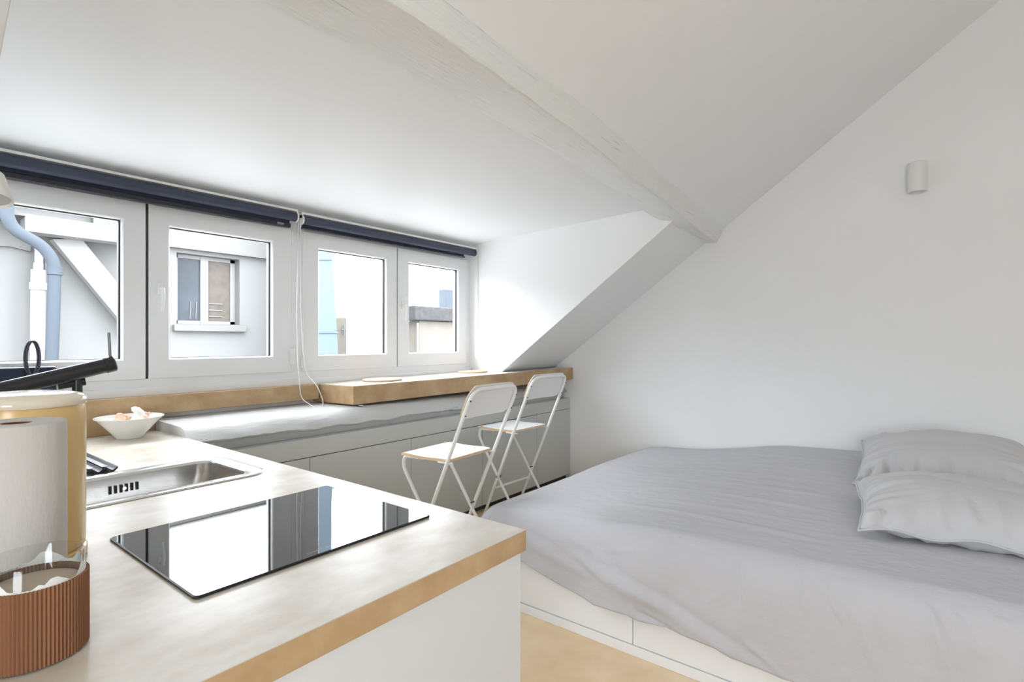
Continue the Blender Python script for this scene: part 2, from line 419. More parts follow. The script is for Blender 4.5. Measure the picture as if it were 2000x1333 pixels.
def cord(name, lab, pts, r=.0028):
    bm = B(); tube(bm, smooth_path(pts, .05), r, 8); o = obj(name, bm, M['plastic'], smooth=True); tag(o, lab, 'cord'); return o
cord('blind_cord', 'long white blind cord looping down past the middle window post onto the bar end',
     [(1.951,3.325,2.20),(1.956,3.33,1.6),(1.963,3.318,1.32),(1.985,3.314,1.16),(2.02,3.24,1.09),(2.03,3.18,.98),(2.01,3.16,.93),(1.965,3.17,.945),(1.945,3.312,1.0),(1.935,3.314,1.12),(1.925,3.32,1.27),(1.93,3.335,1.6),(1.938,3.33,2.20)])
cord('blind_cord', 'white blind cord hanging at the right edge of the windows beside the cheek wall',
     [(3.728,3.32,2.18),(3.73,3.33,1.9),(3.728,3.33,1.55),(3.72,3.325,1.40),(3.70,3.33,1.26),(3.715,3.33,1.22),(3.725,3.33,1.30),(3.735,3.335,1.6),(3.736,3.33,2.18)])
bm = B(); box(bm, 1.925, 1.958, 3.402, 3.419, 1.225, 1.335, .004)
o = obj('cord_weight', bm, M['plastic']); tag(o, 'small white cord holder on the middle window post', 'cord holder')

# ------------------------------------------------------------------ ledge, splashback and bar
SZ = 1.085
bm = B(); box(bm, XC0+.002, 2.09, 3.326, YW-.013, .985, SZ, .003)
o = obj('window_ledge', bm, M['concedge']); tag(o, 'narrow beige concrete ledge under the sink window', 'ledge')
bm = B(); box(bm, XC0-1.5, 1.097, 3.326, 3.3458, .901, .985, .001); box(bm, XL+.01, XC0-.13, 3.326, 3.3458, .901, .95)
o = obj('splashback', bm, M['concedge']); tag(o, 'low beige splashback behind the sink worktop', 'splashback')
# bar: a wedge rising slightly to the right
bm = B()
def bz(x): return 1.085 + (x-2.1)*.0128
P = [(2.094,YW-.014), (2.14,3.0), (XW-.004,2.815), (XW-.004,3.00), (XC1+.01,3.00), (XC1-.003,YW-.014)]
hexa(bm, [(x,y,bz(x)-.125+(x-2.1)*.004) for x,y in P], [(x,y,bz(x)) for x,y in P])
bmesh.ops.bevel(bm, geom=[e for e in bm.edges if abs((e.verts[0].co-e.verts[1].co).z) < .09 or abs((e.verts[0].co-e.verts[1].co).z) > .1], offset=.004, segments=2, affect='EDGES')
bar = obj('breakfast_bar', bm, [M['concedge'], M['conc']])
for p in bar.data.polygons:
    if p.normal.z > .8: p.material_index = 1
tag(bar, 'thick beige concrete breakfast bar under the right-hand windows', 'bar')
bm = B(); hexa(bm, [(2.18,2.985,.958),(2.18,3.02,.958),(2.18,3.00,.951),(2.18,2.972,.951)], [(2.20,2.985,.958),(2.20,3.02,.958),(2.20,3.00,.951),(2.20,2.972,.951)])
o = obj('bar_bracket', bm, M['greige']); tag(o, 'small triangular bracket holding the left end of the bar', 'bracket')
# place mats
def mat_disc(x, y, r, lab):
    bm = B(); z = bz(x)+.0015
    lathe(bm, [(0,0),(r-.004,0),(r,.003),(r,.009),(r-.003,.012),(0,.012)], (0,0,0), 56)
    for v in bm.verts: v.co.z += v.co.x*.0128
    bmesh.ops.translate(bm, verts=bm.verts, vec=(x,y,z))
    o = obj('place_mat', bm, M['cork']); split_smooth(o); tag(o, lab, 'place mat', 'round cork mats on the bar')
mat_disc(2.545, 3.215, .145, 'round pale cork mat near the left end of the bar')
mat_disc(3.57, 3.235, .135, 'round pale cork mat on the bar beside the cheek wall')

# rough timber under the ledge
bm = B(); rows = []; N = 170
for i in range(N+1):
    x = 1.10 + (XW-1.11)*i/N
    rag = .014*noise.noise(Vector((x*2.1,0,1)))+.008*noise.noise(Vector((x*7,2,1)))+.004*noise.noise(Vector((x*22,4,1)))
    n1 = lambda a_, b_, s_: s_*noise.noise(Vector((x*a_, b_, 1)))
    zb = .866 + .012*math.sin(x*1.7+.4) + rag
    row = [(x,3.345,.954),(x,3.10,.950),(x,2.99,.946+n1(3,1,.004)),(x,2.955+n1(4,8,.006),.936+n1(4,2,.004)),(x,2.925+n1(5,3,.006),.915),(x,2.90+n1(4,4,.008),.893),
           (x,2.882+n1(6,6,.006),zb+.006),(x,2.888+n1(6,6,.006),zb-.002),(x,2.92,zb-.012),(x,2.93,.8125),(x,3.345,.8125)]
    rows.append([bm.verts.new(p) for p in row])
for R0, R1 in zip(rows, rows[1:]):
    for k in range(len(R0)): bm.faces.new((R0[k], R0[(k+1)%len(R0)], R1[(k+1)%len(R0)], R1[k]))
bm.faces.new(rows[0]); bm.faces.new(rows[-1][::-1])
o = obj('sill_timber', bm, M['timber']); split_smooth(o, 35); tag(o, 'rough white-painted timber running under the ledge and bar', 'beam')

# low cabinets below the bar
YK = 2.85
cab = thing('low_cabinet', 'long pale grey built-in cabinet with flush doors under the bar', 'cabinet', (2.8, 3.0, 0))
bm = B(); box(bm, 1.115, XW-.003, YK+.018, 3.3, .05, .80); box(bm, 1.115, XW-.003, YK, YK+.018, .708, .808, .001)
box(bm, 4.020, XW-.003, YK, YK+.018, .05, .704); box(bm, 1.115, XW-.003, YK+.001, 3.3, .80, .812)
obj('body', bm, M['greige'], cab)
bm = B(); box(bm, 1.115, XW-.003, YK+.05, YK+.07, .0005, .05); obj('plinth', bm, M['gap'], cab)
for a, b in ((1.12,1.728),(1.732,2.502),(2.506,3.258),(3.262,4.014)):
    bm = B(); box(bm, a, b, YK-.001, YK+.017, .052, .702, .001); obj('door', bm, M['greige'], cab)

# ------------------------------------------------------------------ kitchen worktop
CX1, CY0, CY1, CZT = 1.105, .8156, 3.325, .90
hx0, hx1, hy0, hy1 = .06, .965, 1.945, 2.325
CXL = -.62
def ztop_poly(bm, xs, ys, z0, z1, hole):
    for i in range(len(xs)-1):
        for j in range(len(ys)-1):
            if (i, j) in hole: continue
            box(bm, xs[i], xs[i+1], ys[j], ys[j+1], z0, z1)
xs = [CXL, hx0, hx1, CX1]; ys = [CY0, hy0, hy1, CY1]
bm = B()
for z, flip in ((CZT, False), (CZT-.054, True)):
    g = [[bm.verts.new((x,y,z)) for y in ys] for x in xs]
    for i in range(3):
        for j in range(3):
            if (i, j) == (1, 1): continue
            q = (g[i][j], g[i+1][j], g[i+1][j+1], g[i][j+1]); bm.faces.new(q if not flip else q[::-1])
    if z == CZT: top = g
    else: bot = g
def wall_(a, b, c, d): bm.faces.new((a, b, c, d))
for i in range(3):
    wall_(bot[i][0], bot[i+1][0], top[i+1][0], top[i][0]); wall_(bot[i+1][3], bot[i][3], top[i][3], top[i+1][3])
for j in range(3):
    wall_(bot[3][j], bot[3][j+1], top[3][j+1], top[3][j]); wall_(bot[0][j+1], bot[0][j], top[0][j], top[0][j+1])
for (a, b) in (((1,1),(2,1)),((2,1),(2,2)),((2,2),(1,2)),((1,2),(1,1))):
    wall_(bot[a[0]][a[1]], bot[b[0]][b[1]], top[b[0]][b[1]], top[a[0]][a[1]])
wt = obj('worktop', bm, [M['concedge'], M['conc']])
for p in wt.data.polygons:
    if p.normal.z > .8: p.material_index = 1
md = wt.modifiers.new('bev', 'BEVEL'); md.width = .003; md.segments = 2; md.limit_method = 'ANGLE'
tag(wt, 'beige waxed concrete worktop holding the sink and hob', 'worktop')
kc = thing('kitchen_cabinet', 'white kitchen base cabinet under the worktop', 'cabinet', (.3, 2.0, 0))
bm = B(); box(bm, CXL+.01, CX1-.008, CY0+.014, CY0+.032, .0005, CZT-.055); box(bm, CX1-.022, CX1-.004, CY0+.033, CY1-.48, .0005, CZT-.055)
box(bm, CXL+.01, CXL+.03, CY0+.033, CY1-.48, .0005, CZT-.055)
obj('side_panel', bm, M['cab'], kc)
bm = B(); box(bm, CXL+.031, CX1-.023, CY0+.033, CY1-.48, .02, .04); obj('base_panel', bm, M['cab'], kc)

# sink
sk = thing('kitchen_sink', 'stainless steel inset sink with slotted overflow', 'sink', (.5, 2.13, .9))
def rrect(x0, x1, y0, y1, r, n=8):
    pts = []
    for cx, cy, a0 in ((x1-r,y0+r,-90),(x1-r,y1-r,0),(x0+r,y1-r,90),(x0+r,y0+r,180)):
        for k in range(n+1):
            a = math.radians(a0+90*k/n); pts.append((cx+r*math.cos(a), cy+r*math.sin(a)))
    return pts
def loft(bm, loops, cap=False):
    R = [[bm.verts.new((x,y,z)) for x,y in pts] for pts, z in loops]
    for P_, Q in zip(R, R[1:]):
        n = len(P_)
        for k in range(n): bm.faces.new((P_[k], P_[(k+1)%n], Q[(k+1)%n], Q[k]))
    if cap: bm.faces.new(R[-1])
    return R
bm = B()
loft(bm, [(rrect(.02,1.010,1.908,2.358,.085), .9008), (rrect(.022,1.008,1.910,2.356,.084), .9050), (rrect(.030,1.000,1.918,2.348,.078), .9058),
          (rrect(.062,.962,1.950,2.318,.062), .9045), (rrect(.070,.955,1.958,2.310,.058), .9015), (rrect(.073,.953,1.961,2.307,.056), .894)])
split_smooth(obj('rim', bm, M['steelrim'], sk), 60)
bm = B()
loft(bm, [(rrect(.073,.953,1.961,2.307,.056), .894), (rrect(.076,.950,1.964,2.304,.054), .86), (rrect(.084,.930,1.972,2.296,.055), .77),
          (rrect(.10,.914,1.988,2.280,.06), .752), (rrect(.16,.86,2.03,2.24,.05), .748)], cap=True)
split_smooth(obj('bowl', bm, M['steel'], sk), 60)
bm = B()
for k in range(6):
    x = .618+k*.0165
    box(bm, x-.004, x+.004, 2.2955, 2.304, .838, .866, .0015)
obj('overflow_slots', bm, M['rubber'], sk)
bm = B(); tube(bm, [(.659,2.304,.852),(.659,2.2925,.852)], .006, 16); split_smooth(obj('overflow_screw', bm, M['steelrim'], sk))

# hob
hb = thing('induction_hob', 'black glass induction hob reflecting the windows', 'hob', (.72, 1.33, .9))
bm = B(); loft(bm, [(rrect(.422,1.017,1.080,1.573,.010,4), .9004), (rrect(.420,1.019,1.078,1.575,.011,4), .902),(rrect(.420,1.019,1.078,1.575,.011,4), .9050), (rrect(.423,1.016,1.081,1.572,.010,4), .9064)])
obj('hob_edge', bm, M['hobedge'], hb)
bm = B(); R = loft(bm, [(rrect(.423,1.016,1.081,1.572,.010,4), .9060),(rrect(.423,1.016,1.081,1.572,.010,4), .9066)], cap=True)
obj('glass_plate', bm, M['hob'], hb)
def hline(bm, x0,y0,x1,y1,w_=.0010):
    d = Vector((x1-x0,y1-y0,0)).normalized(); n_ = Vector((-d.y,d.x,0))*w_/2; a=Vector((x0,y0,.90675)); b=Vector((x1,y1,.90675))
    bm.faces.new([bm.verts.new(p) for p in (a-n_,b-n_,b+n_,a+n_)])
for cx, cy in ((.575,1.215),(.575,1.445),(.86,1.215),(.86,1.445)):
    bm = B(); hline(bm,cx-.03,cy,cx+.03,cy); hline(bm,cx,cy-.03,cx,cy-.0006); hline(bm,cx,cy+.0006,cx,cy+.03); obj('zone_mark', bm, M['hobmark'], hb)
bm = B(); hline(bm,.66,1.10,.78,1.10,.0012); obj('touch_line', bm, M['hobmark'], hb)

# tap: post with a thick tapering head and an upright stick lever
tp = thing('kitchen_tap', 'matt black mixer tap with thick slanted head behind the sink', 'tap', (.552, 2.42, .9))
bm = B(); lathe(bm, [(0,0),(.019,0),(.019,.008),(.017,.012),(.0155,.014),(.0155,.345),(.020,.35),(.020,.372),(0,.372)], (.552,2.42,.9003), 32)
split_smooth(obj('post', bm, M['black'], tp))
a = Vector((.656,2.385,1.302)); b = Vector((.15,2.43,1.172)); d = (b-a).normalized()
bm = B(); tube(bm, [a+d*.032, a+d*.033, b], .0275, 32, r2=.026)
split_smooth(obj('spout', bm, M['black'], tp))
bm = B(); tube(bm, [a-d*.0005, a+d*.003, a+d*.006, a+d*.0305], .0290, 32); 
for v in bm.verts:
    if (v.co-a).dot(d) < .001: v.co = a + (v.co-a)*.86
split_smooth(obj('cartridge_cap', bm, M['black'], tp), 40)
bm = B(); c = a+d*.015; tube(bm, [c+Vector((0,0,.02)), c+Vector((-.004,0,.118))], .0048, 16); split_smooth(obj('lever', bm, M['greystick'], tp))
bm = B(); tube(bm, [(.575,2.42,1.240),(.50,2.43,1.228)], .016, 16); split_smooth(obj('swivel_arm', bm, M['black'], tp))

# corrugated draining mat beyond the sink
bm = B(); n = 64; x0, x1, y0, y1 = .572, .662, 2.375, 2.78
rows = []
for i in range(n+1):
    x = x0+(x1-x0)*i/n; z = .9015+.0125*(1+math.sin((x-x0)/.042*2*math.pi))*.5
    rows.append([bm.verts.new((x,y0,z)), bm.verts.new((x,y1,z)), bm.verts.new((x,y1,z+.008)), bm.verts.new((x,y0,z+.008))])
for P_, Q in zip(rows, rows[1:]):
    for k in range(4): bm.faces.new((P_[k], P_[(k+1)%4], Q[(k+1)%4], Q[k]))
bm.faces.new(rows[0]); bm.faces.new(rows[-1][::-1])
dm = thing('draining_mat', 'dark grey corrugated draining mat beside the sink', 'mat', (.617,2.58,.9))
split_smooth(obj('corrugated_sheet', bm, M['rubber'], dm))
bm = B()
for k in range(2):
    x = x0+.0105+k*.042
    box(bm, x-.009, x+.009, y0+.006, y1-.006, .9222, .9242, .0007)
obj('slats', bm, M['mat_rib'], dm)

# shell bowl
bw = thing('ceramic_bowl', 'white flared ceramic bowl of seashells at the end of the worktop', 'bowl', (.928,3.155,.9))
bm = B(); lathe(bm, [(0,.001),(.056,.001),(.060,.008),(.075,.028),(.112,.070),(.138,.098),(.146,.103),(.146,.107),(.139,.106),(.110,.076),(.072,.034),(.05,.02),(0,.018)], (.928,3.155,.9), 64)
split_smooth(obj('bowl_body', bm, M['bowl'], bw), 50)
def shell(cx, cy, cz, s, m, lab, rot, kind):
    bm = B()
    if kind == 'clam':
        for i in range(2):
            pass
        lathe(bm, [(0,.35),(.35,.32),(.7,.2),(.95,.05),(1.0,0),(.93,.03),(.66,.14),(.3,.25),(0,.28)], (0,0,0), 30, fn=lambda a: 1+.05*math.cos(9*a) - .22*math.exp(-((a-math.pi)/.5)**2))
        for v in bm.verts: v.co.x *= .82
    else:
        pts = []; 
        for k in range(30):
            t = k/29; a_ = t*4.6*math.pi; r_ = .42*(1-t)**.9
            pts.append((r_*math.cos(a_), r_*math.sin(a_), -.6+t*1.5))
        tube(bm, pts, .42, 10, r2=.05)
    bmesh.ops.scale(bm, verts=bm.verts, vec=(s,s,s)); bmesh.ops.rotate(bm, verts=bm.verts, matrix=Matrix.Rotation(rot[0],3,'X') @ Matrix.Rotation(rot[1],3,'Y') @ Matrix.Rotation(rot[2],3,'Z'))
    bmesh.ops.translate(bm, verts=bm.verts, vec=(cx,cy,cz+.006))
    o = obj('seashell', bm, m, smooth=True); tag(o, lab, 'seashell', 'seashells in the white bowl')
shell(.955,3.125,1.023,.037,M['shellw'],'large smooth white clam shell lying on top of the pile',(.75,.25,.3),'clam')
shell(.880,3.120,1.003,.026,M['shello'],'peach ridged shell standing left of the white clam shell',(1.2,-.4,.5),'clam')
shell(.905,3.155,1.000,.024,M['shelly'],'amber whorled shell at the middle of the bowl',(1.3,.3,.8),'spiral')
shell(1.01,3.165,1.003,.026,M['shello'],'peach pointed whorled shell at the right rim of the bowl',(.3,1.2,.2),'spiral')
shell(.830,3.130,.995,.022,M['shellw'],'small white shell near the left rim of the bowl',(.6,.2,1.5),'clam')
shell(.975,3.075,.995,.022,M['shello'],'small orange shell at the front right of the pile',(.8,.6,.1),'clam')
shell(.925,3.085,.985,.024,M['shellw'],'pale shell low at the front of the pile',(.3,-.3,2.1),'clam')
shell(.93,3.21,.990,.030,M['shelly'],'brown ridged shell at the back of the bowl',(.4,.1,2.6),'clam')

# ------------------------------------------------------------------ near objects at the left edge
# candle jar
jx, jy, jr = .197, 1.0955, .062
jar = thing('candle_jar', 'clear glass candle jar in a ribbed brown card sleeve', 'candle', (jx,jy,.9))
bm = B(); lathe(bm, [(0,.002),(jr-.004,.002),(jr,.006),(jr,.150),(jr-.002,.1525),(jr-.004,.150),(jr-.004,.012),(0,.012)], (jx,jy,.9), 72)
split_smooth(obj('glass_jar', bm, M['cupglass'], jar), 50)
bm = B(); rr = lambda a: 1+.012*math.cos(84*a)
lathe(bm, [(jr+.0018,.003),(jr+.0042,.003),(jr+.0042,.1185),(jr+.0018,.1185),(jr+.0018,.003)], (jx,jy,.9), 504, fn=lambda a: 1+.019*math.cos(84*a))
split_smooth(obj('card_sleeve', bm, M['sleeve'], jar), 60)
bm = B(); lathe(bm, [(0,.0125),(jr-.0055,.0125),(jr-.0055,.108),(0,.106)], (jx,jy,.9), 48); obj('wax', bm, M['wax'], jar)
bm = B()
random.seed(3)
nseg = 120
for k in range(nseg):          # torn paper seal left on the glass
    a0 = 2*math.pi*k/nseg; a1 = 2*math.pi*(k+1)/nseg
    h0 = .1195+.030*max(0,noise.noise(Vector((math.cos(a0)*2.6,math.sin(a0)*2.6,2)))+.18)+.003*noise.noise(Vector((a0*9,0,0)))
    h1 = .1195+.030*max(0,noise.noise(Vector((math.cos(a1)*2.6,math.sin(a1)*2.6,2)))+.18)+.003*noise.noise(Vector((a1*9,0,0)))
    r_ = jr+.0008
    q = [(a0,.117),(a1,.117),(a1,h1),(a0,h0)]
    vo = [bm.verts.new((jx+r_*math.cos(a_), jy+r_*math.sin(a_), .9+h)) for a_, h in q]
    bm.faces.new(vo)
obj('torn_paper_seal', bm, M['label'], jar)

# paper towel roll
rx, ry, rr_ = .206, 1.285, .071
pr = thing('paper_towel_roll', 'standing roll of white paper towel between kettle and candle jar', 'paper roll', (rx,ry,.9))
bm = B(); H = .340
lathe(bm, [(.022,.001),(rr_-.002,.001),(rr_,.004),(rr_,H-.004),(rr_-.003,H),(.05,H+.001),(.022,H-.001),(.022,.001)], (rx,ry,.9), 80)
split_smooth(obj('paper', bm, M['paper'], pr), 50)
bm = B(); lathe(bm, [(.0215,.001),(.0215,H-.002),(.0205,H-.002),(.0205,.001),(.0215,.001)], (rx,ry,.9), 40); split_smooth(obj('card_core', bm, M['card'], pr), 50)

# kettle
kx, ky = .264, 1.553
kt = thing('electric_kettle', 'pale yellow plastic electric kettle behind the paper roll', 'kettle', (kx,ky,.9))
sq = lambda a: 1.0/((abs(math.cos(a))**3.0+abs(math.sin(a))**3.0)**(1/3.0))
bm = B(); lathe(bm, [(0,.024),(.098,.024),(.103,.028),(.104,.05),(.105,.30),(.104,.335),(.100,.350),(.0,.352)], (kx,ky,.9), 72, fn=None)
split_smooth(obj('kettle_body', bm, M['yellow'], kt), 50)
bm = B(); lathe(bm, [(0,.001),(.104,.001),(.107,.004),(.107,.020),(.104,.0225),(0,.0225)], (kx,ky,.9), 72)
split_smooth(obj('power_base', bm, M['yellow'], kt), 50)
bm = B(); lathe(bm, [(.1052,.345),(.1068,.349),(.1068,.358),(.100,.366),(.080,.371),(.05,.3745),(0,.376),(0,.356),(.101,.353),(.1052,.345)], (kx,ky,.9), 72)
split_smooth(obj('lid', bm, M['cream'], kt), 50)
bm = B()
tube(bm, smooth_path([(kx-.065,ky-.070,1.248),(kx-.105,ky-.105,1.240),(kx-.135,ky-.125,1.18),(kx-.12,ky-.12,1.0),(kx-.07,ky-.075,.965)],.04), .020, 18)
split_smooth(obj('handle', bm, M['amber'], kt), 50)
# navy case with a loop on the ledge
cs = thing('navy_case', 'glossy navy box with a black loop handle standing on the window ledge', 'case', (.38,3.365,SZ))
bm = B(); box(bm, .26, .683, 3.331, 3.402, SZ+.001, 1.262, .012, 4); split_smooth(obj('case_body', bm, mat('navy_gloss', srgb((24,36,56)), .25), cs))
bm = B(); pts = [(.585+.026*math.cos(t)*1.0, 3.318+.012*math.cos(t), 1.305+.080*math.sin(t)) for t in [2*math.pi*k/40 for k in range(40)]]
for q in range(2):
    tube(bm, [(x+.007*q,y-.004*q,z) for x,y,z in pts], .0045, 10, closed=True)
split_smooth(obj('loop_handle', bm, mat('dark_strap', srgb((58,56,70)), .35), cs), 60)

# wall lamp clipped in the top-left corner of the dormer
lm = thing('hanging_lamp', 'small white cone lamp hanging under the beam at the far left edge', 'lamp', (.198,1.45,1.67))
lc = Vector((.190,1.455,1.662)); ax = Vector((.05,.25,1)).normalized(); q = ax.to_track_quat('Z','Y').to_matrix()
def placed(bm, c):
    bmesh.ops.rotate(bm, verts=bm.verts, matrix=q); bmesh.ops.translate(bm, verts=bm.verts, vec=c); return bm
bm = B(); lathe(bm, [(.040,0),(.0405,.002),(.026,.056),(.016,.066),(0,.067),(0,.064),(.014,.063),(.024,.054),(.037,.003),(.040,0)], (0,0,0), 48); placed(bm, lc)
split_smooth(obj('lamp_shade', bm, M['plastic'], lm), 50)
bm = B(); lathe(bm, [(0,.006),(.037,.005),(.037,.008),(0,.009)], (0,0,0), 40); placed(bm, lc); obj('diffuser', bm, M['lampin'], lm)
bm = B(); tube(bm, smooth_path([lc+ax*.063, lc+ax*.12, Vector((.19,1.40,1.9)), Vector((.19,1.40,2.36))],.03), .004, 10); split_smooth(obj('lamp_stem', bm, M['plastic'], lm), 50)

# ------------------------------------------------------------------ folding bar chairs
def local(parent, name, bm, m, sm=40):
    o = obj(name, bm, m, parent, keep=True); split_smooth(o, sm); return o
def make_chair(loc, rot, lab, grp):
    t = thing('folding_bar_chair', lab, 'chair', loc, grp)
    W = .215; r = .0105
    # local frame: x width, y forward (bar side), z up; origin under the middle of the rear seat edge
    kA = -.438; zt = 1.128
    ya = lambda z: (z-.75)*kA - .02
    # curved back frame
    top = [(-W,ya(0)+.0,.012)]
    bm = B()
    pts = [(-W,ya(.01),.01), (-W,ya(zt),zt), (W,ya(zt),zt), (W,ya(.01),.01)]
    tube(bm, smooth_path(pts,.085,10), r, 14); local(t, 'back_frame', bm, M['chairtube'])
    # front frame crosses inside the back frame
    Wi = W-.026
    bm = B(); pts = [(-Wi,.335,.715),(-Wi,.30,.70),(-Wi,.285,.62),(-Wi,-.075,.01)]
    for s in (-1, 1):
        pts = [(s*Wi,.18,.726),(s*Wi,.335,.722),(s*Wi,.345,.66),(s*Wi,-.095,.012)]
        bm = B(); tube(bm, smooth_path(pts,.05,8), r*.95, 14); local(t, 'leg', bm, M['chairtube'])
    bm = B()
    tube(bm, [(-Wi,.022,.17),(Wi,.022,.17)], .008, 12); local(t, 'stretcher', bm, M['chairtube'])
    bm = B(); tube(bm, [(-W,ya(.30),.30),(W,ya(.30),.30)], .008, 12); local(t, 'foot_rest', bm, M['chairtube'])
    # seat board: white faces, plywood edge, front corners rounded, slightly dished
    def board(pts2, thick, fz, name, m0, m1, tr):
        bm = B(); n = len(pts2)
        return bm
    bm = B(); sx, y0, y1, th = .20, -.005, .372, .016
    NX, NY = 20, 16; g = {}
    def seatz(u, v): return .748 - .010*math.sin(math.pi*v) + (-.016*max(0,(v-.78)/.22)**2) + (-.006*max(0,(.2-v)/.2))
    for side in (0, 1):
        for i in range(NX+1):
            for j in range(NY+1):
                u = i/NX*2-1; v = j/NY
                wx = sx*(1 - .10*max(0,(v-.80)/.2)**2 - .06*max(0,(.12-v)/.12)**2)
                g[side,i,j] = bm.verts.new((u*wx, y0+(y1-y0)*v, seatz(u,v) - side*th))
    for i in range(NX):
        for j in range(NY):
            bm.faces.new((g[0,i,j],g[0,i+1,j],g[0,i+1,j+1],g[0,i,j+1]))
            f = bm.faces.new((g[1,i,j],g[1,i,j+1],g[1,i+1,j+1],g[1,i+1,j])); f.material_index = 0
    def edge(a, b):
        f = bm.faces.new((g[0,a[0],a[1]],g[0,b[0],b[1]],g[1,b[0],b[1]],g[1,a[0],a[1]])); f.material_index = 1
    for i in range(NX): edge((i,0),(i+1,0)); edge((i,NY),(i+1,NY))
    for j in range(NY): edge((0,j),(0,j+1)); edge((NX,j),(NX,j+1))
    local(t, 'seat', bm, [M['chairseat'], M['ply']], 50)
    # backrest board, curved, on the bar side of the tubes
    bm = B(); g = {}; NX, NY = 28, 10; z0, z1 = .965, 1.148; bwid = W+.006
    for side in (0, 1):
        for i in range(NX+1):
            for j in range(NY+1):
                u = i/NX*2-1; v = j/NY
                z = z0+(z1-z0)*v
                edgeu = max(0, (abs(u)-.72)/.28)
                z = z if v < .5 else z - (v-.5)*2*.062*edgeu**2.2
                z = z if v > .5 else z + (.5-v)*2*.030*edgeu**3
                y = ya(z) + .022 + .022*(1-u*u)*.9 - side*.010
                g[side,i,j] = bm.verts.new((u*bwid, y, z))
    for i in range(NX):
        for j in range(NY):
            bm.faces.new((g[0,i,j],g[0,i+1,j],g[0,i+1,j+1],g[0,i,j+1]))
            bm.faces.new((g[1,i,j],g[1,i,j+1],g[1,i+1,j+1],g[1,i+1,j]))
    for i in range(NX): edge((i,0),(i+1,0)); edge((i,NY),(i+1,NY))
    for j in range(NY): edge((0,j),(0,j+1)); edge((NX,j),(NX,j+1))
    bk = local(t, 'backrest', bm, [M['chairseat'], M['ply']], 50)
    for s in (-1, 1):
        for z in (1.035, 1.085) if False else (.99, 1.07):
            bm = B(); tube(bm, [(s*W,ya(z)-r-.003,z),(s*W,ya(z),z)], .0048, 10)
            o = obj('screw', bm, M['screw'], bk, keep=True)
        bm = B(); z = .392; y = ya(z); tube(bm, [(s*(W+r+.002),y,z),(s*(Wi-.012),y,z)], .005, 10); obj('pivot_bolt', bm, M['screw'], t, keep=True)
        bm = B(); box(bm, min(s*(W-.012),s*(W-.026)), max(s*(W-.012),s*(W-.026)), -.03, .07, .718, .726); obj('seat_hook', bm, M['chairtube'], t, keep=True)
        bm = B(); tube(bm, [(s*W,ya(.0)+.004,.0006),(s*W,ya(.03),.03)], .0135, 12); obj('foot_cap', bm, M['plastic'], t, keep=True)
    t.rotation_euler = (0,0,rot); return t
c0 = make_chair((2.262,2.068,0), math.radians(4), 'white folding bar chair nearer the camera, left of its twin', 'folding chairs at the bar')
def dup(root, loc, rz, lab):
    r = root.copy(); COL.objects.link(r); r.location = loc; r.rotation_euler = (0,0,rz); r['label'] = lab
    for ch in list(root.children):
        c = ch.copy(); COL.objects.link(c); c.parent = r
        for g_ in ch.children:
            d_ = g_.copy(); COL.objects.link(d_); d_.parent = c
    return r
c1 = dup(c0, (3.225,2.345,0), math.radians(-1), 'white folding bar chair farther away, nearer the bed and gable wall')

# ------------------------------------------------------------------ bed
bx0, bx1, by0, by1 = 2.18, XW-.01, -1.0, 1.93
bed = thing('bed_base', 'white storage bed base with flush drawers along its side', 'bed', ((bx0+bx1)/2, .5, 0))
bm = B(); box(bm, bx0+.018, bx1, by0, by1, .046, .36, .002); box(bm, bx0, bx0+.017, 1.90, by1, .046, .36); obj('box_frame', bm, M['bedw'], bed)
bm = B(); box(bm, bx0-.002, bx0+.03, by0, by1, .0005, .044, .001); obj('plinth', bm, M['bedw'], bed)
for a, b_ in ((.118,1.027),(1.031,1.897),(-.80,.114)):
    bm = B(); box(bm, bx0, bx0+.0175, a, b_, .048, .345, .0015); obj('drawer', bm, M['bedw'], bed)
bm = B(); box(bm, bx0+.10, bx1-.02, by0+.02, by1-.14, .361, .44, .04, 4)
o = obj('mattress', bm, M['pillowback'], smooth=True); tag(o, 'thick mattress hidden under the grey bedspread', 'mattress')

